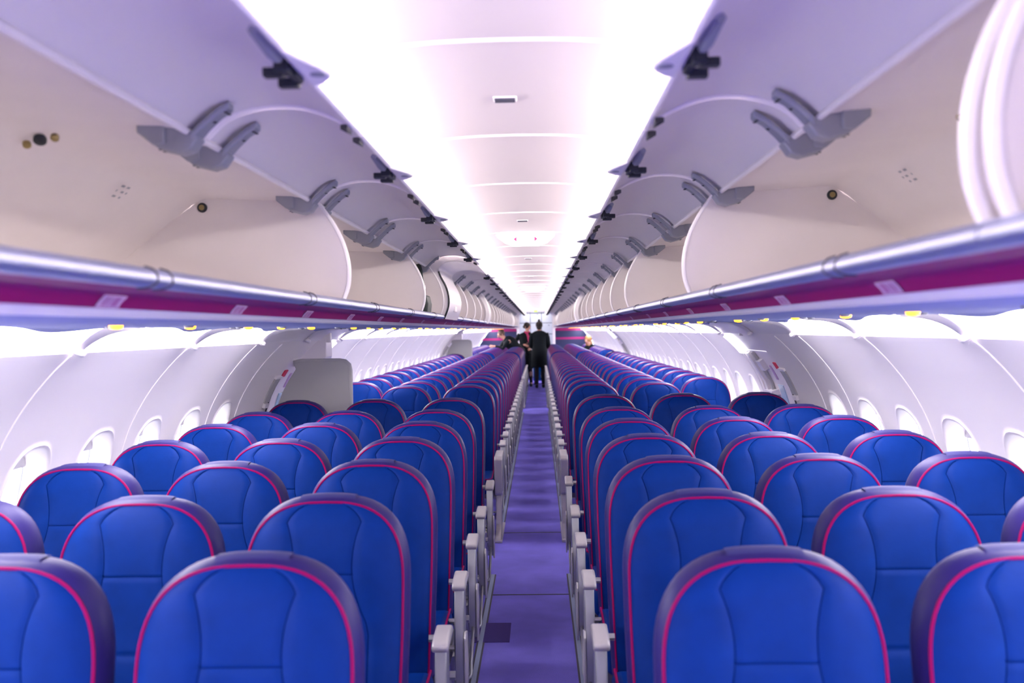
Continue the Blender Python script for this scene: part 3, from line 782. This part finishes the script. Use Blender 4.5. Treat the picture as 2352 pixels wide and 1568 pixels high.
def body_nodes(J):
    """J: dict of joints -> continuous skin skeleton"""
    N, E, ix = [], [], {}
    def add(k, p, r, par=None):
        ix[k] = len(N); N.append((p, r))
        if par is not None: E.append((ix[par], ix[k]))
    def mid(a, b, t=.5): return tuple(a[i]+(b[i]-a[i])*t for i in range(3))
    add('pel', J['pel'], (.15, .11)); add('waist', mid(J['pel'], J['chest'], .45), (.125, .09), 'pel'); add('chest', J['chest'], (.155, .105), 'waist')
    add('neckb', J['neck'], .055, 'chest'); add('neckt', mid(J['neck'], J['head'], .45), .052, 'neckb'); add('head', J['head'], (.075, .092), 'neckt')
    hv = Vector(J['head'])-Vector(J['neck']); hv.normalize(); top = tuple(Vector(J['head'])+hv*.085); add('top', top, (.06, .075), 'head')
    for s in 'lr':
        add('sh'+s, J['sh'+s], .056, 'chest'); add('el'+s, J['el'+s], .040, 'sh'+s); add('wr'+s, J['wr'+s], .026, 'el'+s)
        d = (Vector(J['hand'+s])-Vector(J['wr'+s])).normalized(); add('ha'+s, tuple(Vector(J['wr'+s])+d*.07), (.036, .018), 'wr'+s)
        base = Vector(J['wr'+s])+d*.08; sdv = d.cross(Vector((0, 1, 0.2))); sdv = sdv.normalized() if sdv.length > .01 else Vector((1, 0, 0))
        for f in range(4):
            o = sdv*(.027-.018*f); ln = (.062, .074, .070, .055)[f]
            add('f%d%s' % (f, s), tuple(base+o+d*.012), .0085, 'ha'+s); add('g%d%s' % (f, s), tuple(base+o+d*ln*.6+Vector((0, .006, 0))), .008, 'f%d%s' % (f, s)); add('h%d%s' % (f, s), tuple(base+o+d*ln+Vector((0, .02, 0))), .0065, 'g%d%s' % (f, s))
        tb = Vector(J['wr'+s])+d*.03+sdv*.03; add('t1'+s, tuple(tb), .011, 'wr'+s); add('t2'+s, tuple(tb+d*.035+sdv*.018), .009, 't1'+s)
        add('hip'+s, J['hip'+s], .088, 'pel'); add('kn'+s, J['kn'+s], .055, 'hip'+s); add('cf'+s, mid(J['kn'+s], J['an'+s], .3), .052, 'kn'+s); add('an'+s, J['an'+s], .034, 'cf'+s)
        add('toe'+s, J['toe'+s], (.038, .028), 'an'+s)
    return N, E
def face(parent, head, d, hair, style):
    d = Vector(d).normalized(); h = Vector(head); r = d.cross(Vector((0, 0, 1))).normalized(); u = Vector((0, 0, 1))
    def p(a, b, c): return tuple(h+r*a+d*b+u*c)
    obj('nose', tube([p(0, .088, .022), p(0, .104, -.006), p(0, .092, -.018)], [.008, .013, .009], 6), 'skin', parent)
    obj('eye', join(ellipsoid(p(-.03, .085, .022), (.011, .011, .007), 8, 6), ellipsoid(p(.03, .085, .022), (.011, .011, .007), 8, 6)), 'hair', parent)
    obj('mouth', tube([p(-.022, .083, -.045), p(0, .090, -.045), p(.022, .083, -.045)], .005, 6), 'scarf', parent)
    obj('ear', join(ellipsoid(p(-.083, .0, .0), (.012, .016, .028), 8, 6), ellipsoid(p(.083, .0, .0), (.012, .016, .028), 8, 6)), 'skin', parent)
    c = h - d*.022 + u*.035
    parts = [ellipsoid(tuple(c), (.094, .098, .098), 14, 10)]
    if style == 'bun': parts.append(ellipsoid(tuple(h-d*.035+u*.145), (.034, .034, .040), 10, 8)); parts.append(ellipsoid(tuple(h-d*.04-u*.03), (.078, .065, .075), 10, 8))
    if style == 'low': parts.append(ellipsoid(tuple(h-d*.115+u*.0), (.045, .045, .045), 10, 8))
    if style == 'long': parts.append(ellipsoid(tuple(h-d*.05-u*.07), (.085, .06, .12), 10, 8))
    obj('hair', join(*parts), hair, parent)
# 1: crew member seen from behind in a long dark coat
t = thing('person', 'person seen from behind in long black coat with dark hair bun, standing in aisle', 'person', (.095, 26.3, 0))
J = dict(pel=(0, 0, 1.0), chest=(0, .0, 1.33), neck=(0, 0, 1.50), head=(0, .01, 1.655), shl=(-.18, 0, 1.45), shr=(.18, 0, 1.45), ell=(-.235, .03, 1.17), elr=(.235, .03, 1.17),
 wrl=(-.17, .20, 1.05), wrr=(.17, .20, 1.05), handl=(-.06, .26, 1.06), handr=(.06, .26, 1.06), hipl=(-.09, 0, .95), hipr=(.09, 0, .95), knl=(-.085, .0, .52), knr=(.085, .01, .52),
 anl=(-.085, -.02, .10), anr=(.085, -.02, .10), toel=(-.09, .13, .04), toer=(.09, .13, .04))
bd = skin_obj('body', *body_nodes(J), 'skin', t)
obj('coat', loft([(0, 0, 1.535, .055, .05), (0, 0, 1.515, .12, .075), (0, 0, 1.47, .200, .10), (0, 0, 1.40, .215, .125), (0, 0, 1.25, .195, .13), (0, 0, 1.10, .185, .13), (0, 0, .98, .215, .15), (0, 0, .75, .225, .16), (0, 0, .56, .235, .165), (0, 0, .545, .20, .14)]), 'coat', t)
for s in (-1, 1):
    obj('sleeve', tube([(s*.175, 0, 1.455), (s*.22, .01, 1.33), (s*.245, .03, 1.17), (s*.225, .12, 1.10), (s*.175, .195, 1.055)], [.072, .066, .058, .050, .042], 10), 'coat', t)
    obj('stocking', tube([(s*.085, .005, .58), (s*.085, .005, .50), (s*.085, -.015, .36), (s*.085, -.02, .10)], [.07, .063, .062, .042], 10), 'hose', t)
    obj('shoe', join(tube([(s*.085, -.05, .055), (s*.087, .03, .045), (s*.09, .13, .035), (s*.09, .17, .028)], [.038, .044, .046, .024], 8), box(s*.085-.018, s*.085+.018, -.08, -.045, .0, .05)), 'black', t)
face(bd, J['head'], (0, 1, 0), 'hair', 'bun')
# 2: crew member facing left-front with scarf
t = thing('person', 'person in black jacket with magenta scarf standing left of the one seen from behind', 'person', (-.27, 26.95, 0))
J = dict(pel=(0, 0, .98), chest=(-.01, 0, 1.31), neck=(0.03, -.01, 1.48), head=(.045, -.03, 1.635), shl=(-.17, .02, 1.42), shr=(.15, -.03, 1.42), ell=(-.30, -.02, 1.16), elr=(.20, -.05, 1.15),
 wrl=(-.06, -.15, 1.14), wrr=(.12, -.19, 1.06), handl=(.05, -.19, 1.11), handr=(.08, -.26, 1.03), hipl=(-.08, 0, .93), hipr=(.09, 0, .93), knl=(-.05, .0, .50), knr=(.10, -.02, .50),
 anl=(-.0, .0, .10), anr=(.12, -.0, .10), toel=(.0, -.13, .04), toer=(.14, -.13, .04))
bd = skin_obj('body', *body_nodes(J), 'skin', t)
obj('jacket', loft([(.03, 0, 1.51, .05, .05), (.02, 0, 1.49, .10, .07), (0, 0, 1.44, .185, .10), (-.01, 0, 1.36, .20, .125), (-.01, 0, 1.18, .165, .12), (0, 0, 1.06, .165, .12), (0, 0, .90, .195, .14), (0, 0, .88, .18, .12)]), 'coat', t)
obj('skirt', loft([(0, 0, .95, .18, .125), (0, 0, .70, .19, .14), (.03, 0, .50, .165, .13), (.03, 0, .49, .14, .11)]), 'coat', t)
obj('sleeve', tube([(-.165, .02, 1.43), (-.25, 0, 1.30), (-.30, -.02, 1.16), (-.20, -.08, 1.14), (-.07, -.145, 1.14)], [.068, .06, .055, .048, .038], 10), 'coat', t)
obj('sleeve', tube([(.15, -.03, 1.43), (.19, -.04, 1.30), (.20, -.05, 1.15), (.16, -.12, 1.10), (.125, -.185, 1.062)], [.068, .06, .055, .048, .038], 10), 'coat', t)
obj('scarf', join(tube([(-.03, -.07, 1.50), (.03, -.105, 1.46), (.06, -.125, 1.38), (.08, -.135, 1.25), (.09, -.135, 1.16)], [.018, .028, .032, .028, .018], 8), tube([(-.04, .0, 1.51), (-.03, -.06, 1.50), (.04, -.085, 1.48), (.09, -.05, 1.50), (.09, .01, 1.51)], .018, 8)), 'scarf', t)
obj('paper', prism([(.11, 1.06), (.17, .98), (.20, 1.00), (.14, 1.09)], 'y', -.27, -.266), 'cloth', t, False)
for s, x, x2 in ((-1, -.05, 0), (1, .10, .12)):
    obj('stocking', tube([(x, .0, .53), (x, -.01, .46), ((x+x2)/2, .005, .34), (x2, .0, .09)], [.066, .060, .058, .042], 10), 'hose', t)
    obj('shoe', join(tube([(x2, .04, .055), (x2, -.03, .045), (x2, -.13, .035), (x2+.005, -.17, .028)], [.038, .044, .046, .024], 8), box(x2-.018, x2+.018, .03, .065, .0, .05)), 'black', t)
face(bd, J['head'], (.75, -.66, -.05), 'hair', 'low')
# 3: person leaning over the left seats
t = thing('person', 'short-haired person in black top bending over the left seats near the rear', 'person', (-.50, 25.42, 0))
J = dict(pel=(.06, 0, .93), chest=(-.16, -.04, 1.22), neck=(-.30, -.07, 1.34), head=(-.405, -.10, 1.445), shl=(-.27, .10, 1.32), shr=(-.20, -.18, 1.29), ell=(-.42, .12, 1.12), elr=(-.36, -.22, 1.08),
 wrl=(-.52, .05, 1.13), wrr=(-.55, -.20, 1.15), handl=(-.60, .03, 1.13), handr=(-.62, -.20, 1.15), hipl=(.02, .02, .90), hipr=(.12, -.02, .90), knl=(.0, .04, .50), knr=(.14, .02, .50),
 anl=(.0, .04, .09), anr=(.14, .04, .09), toel=(-.08, .04, .04), toer=(.10, -.06, .04))
bd = skin_obj('body', *body_nodes(J), 'skin', t)
obj('top', tube([(.10, 0, .92), (.05, 0, 1.0), (-.06, -.02, 1.13), (-.17, -.04, 1.24), (-.26, -.06, 1.315), (-.31, -.07, 1.35)], [.16, .16, .155, .17, .13, .06], 14), 'coat', t)
obj('sleeve', tube([(-.26, .10, 1.32), (-.35, .12, 1.22), (-.42, .12, 1.12), (-.515, .055, 1.13)], [.066, .055, .05, .036], 10), 'coat', t)
obj('sleeve', tube([(-.20, -.18, 1.29), (-.29, -.20, 1.18), (-.36, -.22, 1.08), (-.54, -.20, 1.148)], [.066, .055, .05, .036], 10), 'coat', t)
for x, x2 in ((.0, .0), (.13, .14)):
    obj('trouser_leg', tube([(x+.02, .0, .95), (x, .02, .75), (x, .035, .50), (x2, .04, .08)], [.10, .09, .07, .05], 10), 'coat', t)
    obj('shoe', tube([(x2+.03, .05, .04), (x2-.02, .0, .04), (x2-.06, -.05, .035)], [.04, .042, .03], 8), 'black', t)
face(bd, J['head'], (-.75, -.5, -.5), 'brown', 'short')
# 4: seated person at the right
t = thing('person', 'blond person in dark clothes seated at the right near the rear bulkhead', 'person', (1.42, 24.9, 0))
J = dict(pel=(.05, .0, .56), chest=(-.0, -.02, .93), neck=(-.06, -.05, 1.12), head=(-.10, -.09, 1.26), shl=(-.18, -.03, 1.05), shr=(.14, .0, 1.05), ell=(-.24, -.12, .80), elr=(.20, -.10, .80),
 wrl=(-.14, -.30, .72), wrr=(.12, -.30, .70), handl=(-.08, -.38, .71), handr=(.06, -.38, .69), hipl=(-.04, -.02, .53), hipr=(.13, -.02, .53), knl=(-.05, -.38, .54), knr=(.14, -.38, .54),
 anl=(-.05, -.36, .10), anr=(.14, -.36, .10), toel=(-.05, -.47, .04), toer=(.14, -.47, .04))
bd = skin_obj('body', *body_nodes(J), 'skin', t)
obj('jacket', loft([(-.06, -.04, 1.17, .06, .055), (-.04, -.03, 1.12, .13, .08), (-.02, -.01, 1.05, .20, .11), (0, 0, .90, .19, .12), (.03, 0, .70, .17, .12), (.05, 0, .52, .18, .13)]), 'coat', t)
for a in ([(-.17, -.03, 1.05), (-.22, -.08, .92), (-.24, -.12, .80), (-.145, -.29, .72)], [(.14, 0, 1.05), (.19, -.05, .92), (.20, -.10, .80), (.125, -.29, .70)]):
    obj('sleeve', tube(a, [.066, .056, .05, .036], 10), 'coat', t)
for x in (-.045, .135):
    obj('trouser_leg', tube([(x, -.0, .54), (x, -.2, .56), (x, -.37, .54), (x, -.38, .40), (x, -.36, .09)], [.10, .09, .075, .065, .05], 10), 'coat', t)
    obj('shoe', tube([(x, -.33, .04), (x, -.40, .04), (x, -.48, .035)], [.04, .042, .03], 8), 'black', t)
face(bd, J['head'], (-.5, -.85, -.2), 'blond', 'long')
